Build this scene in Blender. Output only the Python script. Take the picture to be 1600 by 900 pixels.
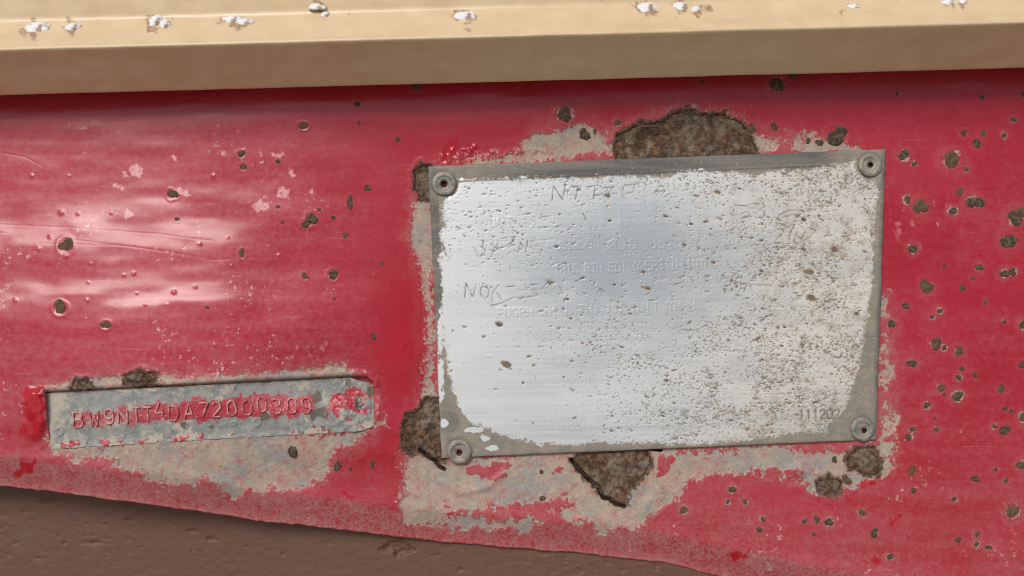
import bpy, math, random
import numpy as np
from mathutils import Matrix, Vector

# ------------------------------------------------------------------ scale and frame
S = 0.0002125          # metres per photograph pixel on the panel plane
D = 0.300              # camera distance from the panel, metres
LEAN = math.radians(20)   # the body panel leans back by this much
ROT = Matrix.Rotation(-LEAN, 4, 'X')
rng = np.random.default_rng(7)
random.seed(7)

for o in list(bpy.data.objects):
    bpy.data.objects.remove(o)
scene = bpy.context.scene
COL = scene.collection

# ------------------------------------------------------------------ camera
cam_d = bpy.data.cameras.new('camera')
cam = bpy.data.objects.new('camera', cam_d)
COL.objects.link(cam)
cam_d.sensor_width = 36
cam_d.lens = 36 * D / (1600 * S)
cam_d.clip_start = 0.005
cam_d.clip_end = 4000
cam.matrix_world = ROT @ Matrix.Translation((0, -D, 0)) @ Matrix.Rotation(math.pi / 2, 4, 'X')
cam_d.dof.use_dof = True
cam_d.dof.focus_distance = D - 0.001
cam_d.dof.aperture_fstop = 6.3
scene.camera = cam

# ------------------------------------------------------------------ sky and sun
SUN_EL, SUN_AZ = math.radians(54), math.radians(-30)     # azimuth from straight behind the camera, minus = left
sun_dir = Vector((math.sin(SUN_AZ) * math.cos(SUN_EL), -math.cos(SUN_AZ) * math.cos(SUN_EL), math.sin(SUN_EL)))
world = bpy.data.worlds.new('World')
scene.world = world
world.use_nodes = True
wn = world.node_tree
wn.nodes.clear()
sky = wn.nodes.new('ShaderNodeTexSky')
sky.sky_type = 'NISHITA'
sky.sun_disc = False
sky.sun_elevation = SUN_EL
sky.sun_rotation = math.atan2(sun_dir.x, sun_dir.y)
sky.dust_density = 3.0
sky.air_density = 1.0
bg = wn.nodes.new('ShaderNodeBackground')
bg.inputs['Strength'].default_value = 0.09
wo = wn.nodes.new('ShaderNodeOutputWorld')
hs_ = wn.nodes.new('ShaderNodeHueSaturation')      # thin high cloud: paler than a clear blue
hs_.inputs['Saturation'].default_value = 0.5
wn.links.new(sky.outputs[0], hs_.inputs['Color'])
wn.links.new(hs_.outputs[0], bg.inputs[0])
wn.links.new(bg.outputs[0], wo.inputs[0])

sun_d = bpy.data.lights.new('sun', 'SUN')
sun_d.energy = 2.2
sun_d.angle = math.radians(26)
sun_d.color = (1.0, 0.95, 0.87)
sun = bpy.data.objects.new('sun', sun_d)
COL.objects.link(sun)
sun.rotation_euler = (-sun_dir).to_track_quat('-Z', 'Y').to_euler()
sun.location = sun_dir * 5

vs = scene.view_settings
vs.view_transform = 'Standard'
vs.look = 'None'
vs.exposure = -0.1
vs.gamma = 1.0
vs.use_curve_mapping = False
scene.cycles.filter_width = 1.0

# ------------------------------------------------------------------ numpy helpers
TAB = rng.random((256, 256))

def vnoise(x, y):
    xi = np.floor(x).astype(np.int64); yi = np.floor(y).astype(np.int64)
    fx = x - xi; fy = y - yi
    fx = fx * fx * fx * (fx * (fx * 6 - 15) + 10); fy = fy * fy * fy * (fy * (fy * 6 - 15) + 10)
    a = TAB[xi & 255, yi & 255]; b = TAB[(xi + 1) & 255, yi & 255]
    c = TAB[xi & 255, (yi + 1) & 255]; d = TAB[(xi + 1) & 255, (yi + 1) & 255]
    return (a * (1 - fx) + b * fx) * (1 - fy) + (c * (1 - fx) + d * fx) * fy

def fbm(x, y, sx, sy=None, oct=4, seed=0, gain=0.5):
    sy = sy or sx
    u = np.asarray(x, float) / sx + seed * 17.31; v = np.asarray(y, float) / sy + seed * 9.77
    t = 0; a = 1; n = 0
    for k in range(oct):
        t = t + a * vnoise(u, v); n += a
        a *= gain; u = u * 2.03 + 5.2; v = v * 2.03 + 1.3
    return t / n - 0.5            # about -0.5..0.5

def sstep(a, b, x):
    t = np.clip((x - a) / (b - a), 0, 1)
    return t * t * (3 - 2 * t)

def seg_dist(x, y, pts, closed=False):
    d = np.full(np.shape(x), 1e9)
    n = len(pts)
    for i in range(n if closed else n - 1):
        x0, y0 = pts[i]; x1, y1 = pts[(i + 1) % n]
        dx, dy = x1 - x0, y1 - y0
        L = dx * dx + dy * dy + 1e-9
        t = np.clip(((x - x0) * dx + (y - y0) * dy) / L, 0, 1)
        d = np.minimum(d, np.hypot(x - x0 - t * dx, y - y0 - t * dy))
    return d

def poly_sdf(x, y, pts):
    """negative inside"""
    x = np.asarray(x, float); y = np.asarray(y, float)
    d = seg_dist(x, y, pts, True)
    ins = np.zeros(x.shape, bool)
    n = len(pts)
    for i in range(n):
        x0, y0 = pts[i]; x1, y1 = pts[(i + 1) % n]
        if y0 == y1: continue
        c = ((y0 > y) != (y1 > y)) & (x < (x1 - x0) * (y - y0) / (y1 - y0) + x0)
        ins ^= c
    return np.where(ins, -d, d)

def local(x, y, box, fn, far):
    """evaluate fn only near box=(x0,y0,x1,y1); elsewhere `far`"""
    x = np.asarray(x, float); y = np.asarray(y, float)
    m = (x > box[0]) & (x < box[2]) & (y > box[1]) & (y < box[3])
    out = np.full(x.shape, float(far))
    if m.any():
        out[m] = fn(x[m], y[m])
    return out

def bbox(pts, pad):
    xs = [p[0] for p in pts]; ys = [p[1] for p in pts]
    return (min(xs) - pad, min(ys) - pad, max(xs) + pad, max(ys) + pad)

def lsdf(x, y, pts, pad=40):
    return local(x, y, bbox(pts, pad), lambda a, b: poly_sdf(a, b, pts), pad)

def ldist(x, y, pts, pad=25):
    return local(x, y, bbox(pts, pad), lambda a, b: seg_dist(a, b, pts), pad)

def P3(px, py, o_px=0.0):
    """panel-plane pixel + outward offset in px -> local xyz arrays (true plane coordinates)"""
    px = np.asarray(px, float); py = np.asarray(py, float)
    o = np.asarray(o_px, float) + 0 * px
    k = 1 - o * S / D              # a point standing proud of the plane is laid out at its own distance
    return (px - 800) * S * k, -o * S, (450 - py) * S * k

def Pd(px, py, y):
    """point at depth y (metres, minus = towards the camera) seen at pixel px,py"""
    k = (D + y) / D
    return ((px - 800) * S * k, y, (450 - py) * S * k)

# ------------------------------------------------------------------ object helpers
def link(o, parent=None):
    COL.objects.link(o)
    if parent is not None:
        o.parent = parent
    return o

TOPS = []
def thing(name, label, cat, loc=(0, 0, 0)):
    o = bpy.data.objects.new(name, None)
    o.empty_display_size = 0.01
    COL.objects.link(o)
    o['label'] = label; o['category'] = cat
    TOPS.append(o)
    return o

def mesh_obj(name, verts, faces, mat, parent, smooth=True, attrs=None):
    me = bpy.data.meshes.new(name)
    if isinstance(verts, np.ndarray):
        nv = len(verts)
        me.vertices.add(nv)
        me.vertices.foreach_set('co', verts.astype(np.float32).ravel())
        f = np.asarray(faces, np.int32)
        k = f.shape[1]
        me.loops.add(f.size)
        me.loops.foreach_set('vertex_index', f.ravel())
        me.polygons.add(len(f))
        me.polygons.foreach_set('loop_start', np.arange(0, f.size, k, dtype=np.int32))
        me.polygons.foreach_set('loop_total', np.full(len(f), k, np.int32))
        me.update(calc_edges=True)
    else:
        me.from_pydata(verts, [], faces)
    if attrs:
        for an, ar in attrs.items():
            a = me.attributes.new(an, 'FLOAT_COLOR', 'POINT')
            buf = np.ones((len(me.vertices), 4), np.float32)
            buf[:, :ar.shape[1]] = ar
            a.data.foreach_set('color', buf.ravel())
    me.validate()
    if smooth:
        me.polygons.foreach_set('use_smooth', np.ones(len(me.polygons), bool))
    me.materials.append(mat)
    me.update()
    o = bpy.data.objects.new(name, me)
    return link(o, parent)

def grid_faces(nr, nc, keep=None, flip=False):
    i = np.arange(nr * nc).reshape(nr, nc)
    f = np.stack([i[:-1, :-1], i[1:, :-1], i[1:, 1:], i[:-1, 1:]], -1).reshape(-1, 4)
    if keep is not None:
        k = keep[:-1, :-1] & keep[1:, :-1] & keep[1:, 1:] & keep[:-1, 1:]
        f = f[k.ravel()]
    if flip:
        f = f[:, ::-1]
    return f

def compact(verts, faces, attrs):
    used = np.unique(faces)
    remap = np.full(len(verts), -1, np.int64); remap[used] = np.arange(len(used))
    return verts[used], remap[faces], {k: v[used] for k, v in attrs.items()}

def skirt(verts, faces, attrs, depth):
    """extrude the open border of a quad grid backwards (+y) by depth"""
    e = np.concatenate([faces[:, [0, 1]], faces[:, [1, 2]], faces[:, [2, 3]], faces[:, [3, 0]]])
    key = np.sort(e, 1); k1 = key[:, 0].astype(np.int64) * len(verts) + key[:, 1]
    u, idx, cnt = np.unique(k1, return_index=True, return_counts=True)
    b = e[idx[cnt == 1]]
    bv = np.unique(b)
    nv = verts[bv].copy(); nv[:, 1] += depth
    mp = np.full(len(verts), -1, np.int64); mp[bv] = len(verts) + np.arange(len(bv))
    nf = np.stack([b[:, 1], b[:, 0], mp[b[:, 0]], mp[b[:, 1]]], -1)
    return (np.concatenate([verts, nv]), np.concatenate([faces, nf]),
            {k: np.concatenate([v, v[bv]]) for k, v in attrs.items()})

# ------------------------------------------------------------------ material helper
class NT:
    def __init__(self, name):
        self.m = bpy.data.materials.new(name); self.m.use_nodes = True
        self.t = self.m.node_tree; self.t.nodes.clear()
        self.out = self.t.nodes.new('ShaderNodeOutputMaterial')
        self.b = self.t.nodes.new('ShaderNodeBsdfPrincipled')
        self.t.links.new(self.b.outputs[0], self.out.inputs[0])
        tc = self.t.nodes.new('ShaderNodeTexCoord')
        mp = self.t.nodes.new('ShaderNodeMapping'); mp.inputs['Scale'].default_value = (1 / S,) * 3
        self.t.links.new(tc.outputs['Object'], mp.inputs[0]); self.px = mp.outputs[0]
    def lk(self, v, sock):
        if isinstance(v, bpy.types.NodeSocket): self.t.links.new(v, sock)
        elif isinstance(v, (tuple, list)):
            sock.default_value = tuple(v) + (1,) if len(v) == 3 and len(sock.default_value) == 4 else v
        else: sock.default_value = v
    def noise(self, size, detail=4, rough=0.55, stretch=(1, 1, 1), off=0.0, dist=0.0):
        mp = self.t.nodes.new('ShaderNodeMapping')
        mp.inputs['Scale'].default_value = tuple(a / size for a in stretch); mp.inputs['Location'].default_value = (off, off * .7, off * 1.3)
        self.t.links.new(self.px, mp.inputs[0])
        n = self.t.nodes.new('ShaderNodeTexNoise'); n.inputs['Scale'].default_value = 1
        n.inputs['Detail'].default_value = detail; n.inputs['Roughness'].default_value = rough; n.inputs['Distortion'].default_value = dist
        self.t.links.new(mp.outputs[0], n.inputs['Vector'])
        return n.outputs[0]
    def attr(self, name):
        a = self.t.nodes.new('ShaderNodeAttribute'); a.attribute_name = name
        s = self.t.nodes.new('ShaderNodeSeparateColor'); self.t.links.new(a.outputs['Color'], s.inputs[0])
        return s.outputs[0], s.outputs[1], s.outputs[2]
    def math(self, op, a, b=0.0, clamp=False):
        n = self.t.nodes.new('ShaderNodeMath'); n.operation = op; n.use_clamp = clamp
        self.lk(a, n.inputs[0]); self.lk(b, n.inputs[1]); return n.outputs[0]
    def add(self, a, b): return self.math('ADD', a, b)
    def mul(self, a, b): return self.math('MULTIPLY', a, b)
    def ss(self, lo, hi, v, to=(0, 1)):
        n = self.t.nodes.new('ShaderNodeMapRange'); n.interpolation_type = 'SMOOTHSTEP'
        self.lk(v, n.inputs[0]); n.inputs[1].default_value = lo; n.inputs[2].default_value = hi
        n.inputs[3].default_value = to[0]; n.inputs[4].default_value = to[1]; return n.outputs[0]
    def mix(self, f, a, b):
        n = self.t.nodes.new('ShaderNodeMix'); n.data_type = 'RGBA'
        self.lk(f, n.inputs[0]); self.lk(a, n.inputs[6]); self.lk(b, n.inputs[7]); return n.outputs[2]
    def mixf(self, f, a, b):
        n = self.t.nodes.new('ShaderNodeMix'); n.data_type = 'FLOAT'
        self.lk(f, n.inputs[0]); self.lk(a, n.inputs[2]); self.lk(b, n.inputs[3]); return n.outputs[0]
    def edge(self, mask, noise, amt=0.6, soft=0.08):
        """sharpen a soft mask with noise into a ragged edge"""
        v = self.add(mask, self.mul(self.add(noise, -0.5), amt))
        return self.ss(0.5 - soft, 0.5 + soft, v)
    def bump(self, h, strength, dist_px):
        n = self.t.nodes.new('ShaderNodeBump'); n.inputs['Strength'].default_value = strength
        n.inputs['Distance'].default_value = dist_px * S
        self.t.links.new(h, n.inputs['Height']); return n.outputs[0]
    def set(self, **k):
        for a, v in k.items(): self.lk(v, self.b.inputs[a.replace('_', ' ')])

def rust_material(name, tone=1.0):
    n = NT(name)
    a = n.noise(9, 5, 0.65); b = n.noise(26, 4, 0.6, off=4); c = n.noise(3.2, 3, 0.6, off=9)
    col = n.mix(n.ss(0.38, 0.62, a), (0.065 * tone, 0.040 * tone, 0.027 * tone), (0.22 * tone, 0.13 * tone, 0.078 * tone))
    col = n.mix(n.ss(0.5, 0.68, b), col, (0.25 * tone, 0.215 * tone, 0.175 * tone))
    col = n.mix(n.mul(n.ss(0.45, 0.62, n.noise(48, 4, 0.6, off=21)), 0.6), col, (0.27 * tone, 0.225 * tone, 0.175 * tone))
    col = n.mix(n.mul(n.ss(0.42, 0.60, n.noise(15, 5, 0.7, off=27)), 0.65), col, (0.048 * tone, 0.030 * tone, 0.021 * tone))
    col = n.mix(n.ss(0.60, 0.72, c), col, (0.23 * tone, 0.085 * tone, 0.04 * tone))
    n.set(Base_Color=col, Roughness=0.85, Normal=n.bump(n.add(a, n.mul(c, 0.5)), 0.9, 3.0))
    n.b.inputs['Specular IOR Level'].default_value = 0.25
    return n.m

def spot_material():
    n = NT('dark_rust_scab')
    a = n.noise(0.45 / S, 3, 0.6); b = n.noise(0.2 / S, 3, 0.6, off=3)
    oi = n.t.nodes.new('ShaderNodeObjectInfo')
    c = n.mix(n.ss(0.55, 1.0, oi.outputs['Random']), (0.062, 0.046, 0.034), (0.125, 0.070, 0.038))
    col = n.mix(n.ss(0.42, 0.62, a), c, (0.15, 0.105, 0.07))
    n.set(Base_Color=col, Roughness=0.9, Normal=n.bump(n.add(a, b), 0.5, 1.5))
    n.b.inputs['Specular IOR Level'].default_value = 0.2
    return n.m

# ------------------------------------------------------------------ shapes read from the panel (pixel coordinates of the panel plane)
EDGE = [(-500, 700), (-150, 742), (0, 757), (40, 760), (80, 764), (160, 776), (240, 786), (320, 796), (400, 810), (480, 818), (560, 827),
        (680, 842), (784, 851), (880, 859), (960, 867), (1040, 877), (1120, 895), (1200, 912), (1400, 955), (1700, 1020), (2100, 1110)]
EX = np.array([p[0] for p in EDGE], float); EY = np.array([p[1] for p in EDGE], float)
def edge_y(px):
    e = np.interp(px, EX, EY)
    return e + 4.5 * fbm(px, 0 * px, 34, oct=3, seed=3) + 2.0 * fbm(px, 0 * px, 9, oct=2, seed=5)

PLATE = [(669, 260), (1384, 233), (1369, 687), (690, 716)]           # TL TR BR BL
STRIP = [(72, 613), (160, 608), (546, 588), (572, 590), (582, 597), (584, 655), (580, 666), (560, 672), (300, 686), (82, 700), (76, 660)]

RUST_PATCH = [
    [(962, 226), (966, 212), (978, 203), (1004, 192), (1030, 191), (1044, 188), (1052, 176), (1072, 170), (1090, 178), (1116, 180),
     (1138, 186), (1156, 192), (1168, 212), (1183, 234), (1183, 244), (964, 252)],
    [(631, 674), (636, 648), (650, 646), (658, 642), (664, 628), (686, 624), (692, 660), (693, 720), (676, 716), (660, 705), (640, 708), (632, 700)],
    [(894, 718), (912, 708), (1015, 700), (1014, 728), (992, 760), (980, 768), (977, 790), (962, 785), (938, 770), (915, 745)],
    [(650, 268), (660, 258), (674, 258), (675, 308), (656, 310), (649, 294)],
    [(1326, 714), (1338, 700), (1362, 702), (1376, 722), (1372, 740), (1352, 742), (1342, 732), (1328, 730)],
    [(1280, 752), (1294, 746), (1310, 756), (1308, 770), (1294, 774), (1282, 766)],
    [(196, 600), (198, 588), (214, 583), (238, 585), (243, 600)],
    [(110, 606), (116, 597), (134, 596), (142, 604)],
]
CRACKS = [
    [(657, 703), (664, 708), (672, 716), (680, 719), (686, 728), (694, 733)],
    [(893, 718), (904, 733), (918, 748), (934, 760), (942, 778), (954, 780), (962, 788), (975, 791)],
    [(1015, 701), (1032, 703)],
]
# x, y, r, stretch(y/x)
SPOTS = [(1214,132,11,1.1),(1239,117,7,1),(1097,128,4,1),(1132,174,4,1),(1175,201,7,1.1),(1210,199,6,1),(1262,221,5,1),(1281,223,6,1),(1308,213,15,.95),
(1534,153,4,1),(1506,208,5,1),(1536,208,5,1),(1526,224,7,1.1),(1569,211,4,1),(1584,187,5,.8),(1600,147,5,1),(1412,242,8,1.1),(1428,256,4,1),(1487,250,13,.95),
(1509,264,4,1),(1418,312,6,1),(1439,323,11,1.1),(1500,300,6,1),(1519,316,9,1),(1531,317,8,1),(1489,330,7,.8),(1587,340,12,1),(1402,147,3,1),
(1576,377,12,1.1),(1597,332,8,1),(1426,389,7,1),(1448,448,10,1.1),(1530,418,6,.9),(1570,428,8,.8),(1582,425,7,.8),(1520,435,3,1),(1504,450,5,1),(1475,416,3,1),(1415,478,6,.9),
(1468,486,4,1.1),(1456,495,4,.8),(1540,472,3,1.4),(1569,503,3,1),(1393,506,5,1.5),(1463,538,9,1),(1475,544,4,1),(1498,549,7,1),(1425,568,7,.9),
(1503,576,4,1),(1498,590,5,.9),(1523,586,4,1),(1471,606,7,.8),(1476,616,3,1),(1496,619,8,1),(1564,607,6,1),(1599,508,6,1.3),(1597,570,6,.8),
(1448,633,5,1.1),(1570,638,4,1),(1580,642,3.5,.9),(1599,652,7,1),(1460,654,3,1),(1426,671,5,.8),(1419,683,6,.8),(1463,671,4,1),(1554,666,3.5,1),(1570,672,8,1.1),
(1596,727,7,1),(1425,735,6,1.2),(1524,748,6,1),(1555,734,3,1),(1572,751,3.5,1),(1427,767,5,.9),(1491,780,4.5,.8),(1582,799,10,1),(1347,801,6,.9),(1527,834,4.5,1),
(1497,843,5,1),(1526,850,4,1),(1544,855,5,.7),(1366,833,6,1.3),(1295,816,6,1.2),(1276,812,5,1),(1257,814,4,1),(1272,835,4,.8),(1391,870,6,.8),
(1144,765,6,.9),(1164,784,4.5,1),(1137,784,3.5,1),(1068,797,6,1),(1187,828,5,.9),(1090,864,9,1),(1200,884,8,.9),(1192,811,4,1),(1304,718,5,1),(1322,750,7,1.2),(1394,669,7,.8),
(474,197,8,.7),(377,241,6,.9),(380,261,5,1.1),(267,304,6,1.2),(274,305,5,1.1),(276,343,3.5,1),(486,343,8,1.2),(478,350,7,.9),(574,294,5,1.2),(547,317,5.5,1.8),(520,340,4,.9),(499,328,3,.9),
(434,324,3,1.1),(441,348,3,1),(558,162,5,.9),(561,192,3,1),(622,218,4.5,.8),(434,253,4,.9),
(102,385,10.5,1.1),(94,482,10.5,.9),(165,508,8,.75),(378,397,5,1.4),(476,432,4.5,1.3),(520,430,8,1),(539,368,5,1),(596,412,3,.9),(324,481,3,.9),
(583,526,4.5,1.2),(522,467,2.5,1),(456,705,8,1),(527,727,7,1),(581,725,5,1),(547,733,3.5,1),(883,179,12.5,.85),(913,210,9,1.2),(651,135,10,.55),(846,676+62,4,1),
(848,779,5,1),(374,779,7,.7),(573,612,8,1),(570,628,6,1.2),(965,192,5,1),(930,205,4,1)]
BEIGE_SPOT = {(1090, 864), (1200, 884), (374, 779), (1394, 669)}
BUMPS = [(142,412,4),(138,441,4),(209,427,6),(194,430,5),(214,458,4),(272,456,8),(305,448,6),(136,469,6),(227,476,4),(261,476,4),(362,493,5),(134,498,4),(362,415,4),
(78,370,6),(60,389,7),(312,381,6),(356,371,4),(436,399,7),(420,386,4),(416,557,3),(296,550,5),(336,539,6),(24,469,6),(334,275,7),(96,332,8),(122,334,5),(50,275,7),(108,275,5),
(174,333,4),(102,400,6),(110,373,5),(585,430,4),(555,511,6),(592,500,5),(630,540,5),(610,445,4)]
FLAKE_GLINT = [[(204,262),(214,257),(223,263),(220,277),(208,276),(203,270)],[(174,285),(181,284),(194,294),(189,297),(178,292)],[(346,236),(360,242),(352,243)],  # flakes catching the light, painted in as pale pink patches
[(276,290),(286,294),(297,305),(283,306),(277,298)],[(422,238),(432,243),(442,236),(440,245),(426,245)],[(432,294),(440,290),(452,296),(448,312),(434,308)],
[(395,322),(404,314),(420,316),(416,328),(402,332)],[(447,259),(453,264),(462,274),(456,275)],[(200,326),(208,331),(206,338),(192,342)],[(270,244),(277,247),(275,250)],
[(193,268),(199,267),(199,278),(194,277)],[(484,296),(490,293),(489,300),(482,302)]]

PRIMER = [
    [(90, 700), (300, 690), (470, 676), (585, 664), (566, 690), (520, 722), (490, 755), (478, 776), (430, 772), (370, 768), (300, 760), (230, 752), (185, 738), (160, 722), (120, 712)],
    [(72, 606), (105, 600), (150, 592), (200, 582), (250, 582), (300, 590), (400, 586), (470, 582), (508, 572), (535, 572), (550, 586), (552, 604), (546, 592), (300, 604), (72, 616)],
    [(646, 318), (668, 310), (676, 330), (690, 560), (694, 650), (654, 645), (656, 560), (660, 480), (654, 420), (646, 370)],
    [(632, 735), (640, 700), (700, 722), (800, 712), (890, 708), (1020, 702), (1230, 690), (1366, 684), (1378, 480), (1384, 470), (1390, 490), (1396, 560), (1398, 640), (1396, 700), (1386, 745),
     (1340, 768), (1290, 775), (1240, 748), (1215, 742), (1160, 736), (1110, 734), (1075, 744), (1050, 768), (1036, 795), (1010, 818), (970, 826), (930, 808), (890, 792), (850, 800),
     (820, 822), (770, 826), (700, 818), (650, 806), (630, 780)],
    [(700, 262), (770, 244), (815, 232), (838, 206), (870, 196), (930, 194), (960, 210), (1060, 165), (1150, 180), (1190, 214), (1240, 212), (1300, 226), (1340, 230), (1340, 236), (1000, 250), (670, 264)],
    [(76, 688), (150, 694), (150, 704), (82, 706)],
    [(628, 735), (640, 700), (668, 700), (690, 720), (690, 740), (640, 770)],
    [(1310, 700), (1390, 690), (1400, 730), (1340, 760), (1280, 772), (1240, 742), (1260, 722)],
]
# paint left standing inside the bare areas
REDLEFT = [
    [(720, 728), (800, 720), (806, 730), (788, 748), (760, 752), (730, 740)],
    [(690, 790), (760, 792), (830, 780), (880, 770), (890, 790), (850, 812), (760, 812), (700, 808)],
    [(1225, 702), (1290, 698), (1345, 690), (1350, 706), (1290, 712), (1240, 712)],
    [(1030, 710), (1062, 712), (1040, 738), (1026, 744)],
    [(880, 720), (870, 745), (850, 742)], [(160, 712), (185, 716), (176, 730), (150, 728)],
    [(1060, 700), (1150, 700), (1150, 708), (1060, 708)],
    [(674, 420), (684, 420), (690, 640), (682, 640)],
]
FRESH = [
    [(32, 628), (44, 606), (66, 606), (74, 626), (72, 660), (66, 684), (48, 690), (34, 672), (40, 650)],
    [(520, 622), (545, 610), (575, 606), (580, 618), (560, 640), (548, 650), (522, 648)],
    [(620, 470), (652, 420), (660, 520), (650, 600), (600, 600), (590, 560)],
    [(1135, 866), (1172, 858), (1168, 872), (1140, 880)], [(1366, 870), (1378, 880), (1370, 888)], [(700, 220), (720, 210), (700, 250), (690, 250)],
    [(535, 770), (552, 775), (545, 780)], [(572, 742), (588, 750), (580, 754)], [(25, 738), (36, 720), (56, 722), (54, 738), (40, 736), (28, 742)],
    [(1345, 752), (1372, 745), (1362, 760), (1340, 764)], [(1385, 815), (1410, 800), (1396, 828)],
]
HAIRLINES = [[(-20, 362), (60, 368), (160, 380), (250, 392), (330, 406), (440, 402)], [(-20, 350), (120, 356), (250, 366), (330, 376)],
             [(0, 238), (40, 246), (70, 262)], [(60, 380), (200, 384), (320, 402)]]

def spot_halo(x, y, k):
    m = np.zeros(np.shape(x))
    for (sx, sy, r, st) in SPOTS:
        wt = 0.35 + 0.65 * ((sx * 7.13 + sy * 3.71) % 1.0)
        R = r * k + 3
        box = (sx - R * 2, sy - R * 2, sx + R * 2, sy + R * 2)
        m = np.maximum(m, local(x, y, box, lambda a, b: wt * (1 - sstep(0.55, 1.25, np.hypot(a - sx, (b - sy) / st) / R)), 0))
    return m

def strip_surface(x, y):
    return strip_local(x, y) + base_height(np.asarray(x, float), np.asarray(y, float))

def strip_local(x, y):
    top = np.interp(x, [72, 546, 590], [612, 588, 600]); bot = np.interp(x, [72, 300, 590], [701, 687, 668])
    t = np.clip((y - top) / (bot - top), 0, 1)
    return -7.5 + 5.5 * t

BULGE_Y = np.arange(-200, 1300, 1.0)
_sl = 0.045 + 0.145 * np.exp(-((BULGE_Y - 390) / 140) ** 2) + 0.085 * np.exp(-((BULGE_Y - 372) / 30) ** 2) + 0.06 * np.exp(-((BULGE_Y - 452) / 24) ** 2)
_sl = np.where(BULGE_Y > 600, _sl - 0.10 * sstep(600, 700, BULGE_Y), _sl)
BULGE_H = np.cumsum(_sl); BULGE_H -= np.interp(88, BULGE_Y, BULGE_H)

def base_height(x, y):
    o = 5.5 * fbm(x, y, 520, 210, 2, 21) + 2.6 * fbm(x, y, 260, 62, 3, 22)
    left = 1 - sstep(430, 700, x)
    o = o + left * (2.2 * fbm(x, y, 230, 80, 2, 23))
    yw = y + 34 * fbm(x, y, 210, 90, 3, 26) + 4 * fbm(x, y, 50, 30, 2, 27) - 0.05 * x
    prof = np.interp(yw, BULGE_Y, BULGE_H)
    o = o + (1 - sstep(160, 760, x + 110 * fbm(x, y, 200, 90, 2, 24))) * prof * 0.95
    pl = lsdf(x, y, PLATE, 60)
    o = o * sstep(0, 55, pl)
    return o

def height(x, y, ):
    x = np.asarray(x, float); y = np.asarray(y, float)
    o = base_height(x, y)
    d = edge_y(x) - y
    o = o - 15 * sstep(46, -6, d) + 1.5 * np.exp(-((d - 46) / 9) ** 2) + 1.2 * sstep(60, 0, d) * fbm(x, y, 12, oct=3, seed=8)
    # bare / flaked paint lies lower than the paint film
    pr = primer_mask(x, y)
    o = o - 1.3 * sstep(0.35, 0.65, pr) + pr * (1.7 * fbm(x, y, 14, oct=4, seed=31))
    for i, p in enumerate(RUST_PATCH):
        s = lsdf(x, y, p, 24) + RN(x, y, i)
        depth = 4.5 if i < 4 else 2.5
        o = o - depth * sstep(4, -4, s) + 0.7 * np.exp(-((s - 7) / 5.0) ** 2)
    for c in CRACKS:
        dd = ldist(x, y, c, 12) + 1.2 * fbm(x, y, 5, oct=2, seed=3)
        o = o - 16 * sstep(3.2, 1.2, dd)
    for (sx, sy, r, st) in SPOTS:
        R = r * 3
        def f(a, b):
            q = np.hypot(a - sx, (b - sy) / st) / r
            return -0.06 * r * np.exp(-(q / 0.9) ** 2) + 0.05 * r * np.exp(-((q - 1.3) / 0.3) ** 2)
        o = o + local(x, y, (sx - R, sy - R, sx + R, sy + R), f, 0)
    for (bx, by, r) in BUMPS:
        o = o + local(x, y, (bx - 14, by - 14, bx + 14, by + 14), lambda a, b: 0.15 * r * np.exp(-((a - bx) ** 2 + (b - by) ** 2) / (0.20 * r * r)), 0)
    # recess of the stamped strip
    s = lsdf(x, y, STRIP, 40) + 1.2 * fbm(x, y, 16, oct=3, seed=50)
    inn = sstep(2.0, -0.8, s)
    o = o * (1 - inn) + inn * (strip_surface(x, y) - 4.5)
    topc = np.interp(x, [72, 546, 590], [612, 588, 600])
    o = o + 2.6 * np.exp(-((s - 6) / 4.5) ** 2) * (y < topc + 6)
    # thick paint runs at the strip's ends
    for p, a in ((FRESH[0], 6), ([(548, 585), (575, 590), (598, 612), (596, 650), (585, 664), (588, 620)], 3.0)):
        q = lsdf(x, y, p, 30)
        o = o + a * sstep(6, -12, q) * (0.75 + 1.3 * fbm(x, y, 22, oct=2, seed=61))
    o = o + sstep(0.3, 0.7, np.clip(1.3 - np.abs(lsdf(x, y, STRIP, 40) - 8) / 12, 0, 1)) * 1.8 * fbm(x, y, 9, oct=3, seed=62)
    # heaved metal round the bottom rivet and the torn holes
    o = o + 3.0 * np.exp(-(ldist(x, y, [(690, 752), (720, 770), (760, 762), (790, 738)], 40) / 6.0) ** 2)
    o = o + 2.5 * np.exp(-(ldist(x, y, [(905, 812), (960, 818), (1005, 800), (1030, 765)], 40) / 9.0) ** 2) * (0.7 + fbm(x, y, 14, oct=3, seed=64))
    o = o + 4.0 * sstep(2, -14, lsdf(x, y, [(1225, 726), (1255, 718), (1270, 738), (1258, 754), (1232, 748)], 30))
    # flaking specks above the plate
    q = lsdf(x, y, [(690, 262), (690, 236), (740, 228), (790, 240), (840, 220), (870, 240), (840, 255)], 30)
    o = o + 2.4 * sstep(6, -4, q) * np.clip(fbm(x, y, 9, oct=3, seed=66) * 3, -0.3, 1)
    for h in HAIRLINES:
        o = o - 0.13 * np.exp(-(ldist(x, y, h, 6) / 0.9) ** 2)
    pl = lsdf(x, y, PLATE, 60)
    o = np.where(pl < -6, np.minimum(o, -0.5), o)
    return o

def RN(x, y, i):
    return 13 * fbm(x, y, 17, oct=4, seed=40 + i, gain=0.65)

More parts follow.
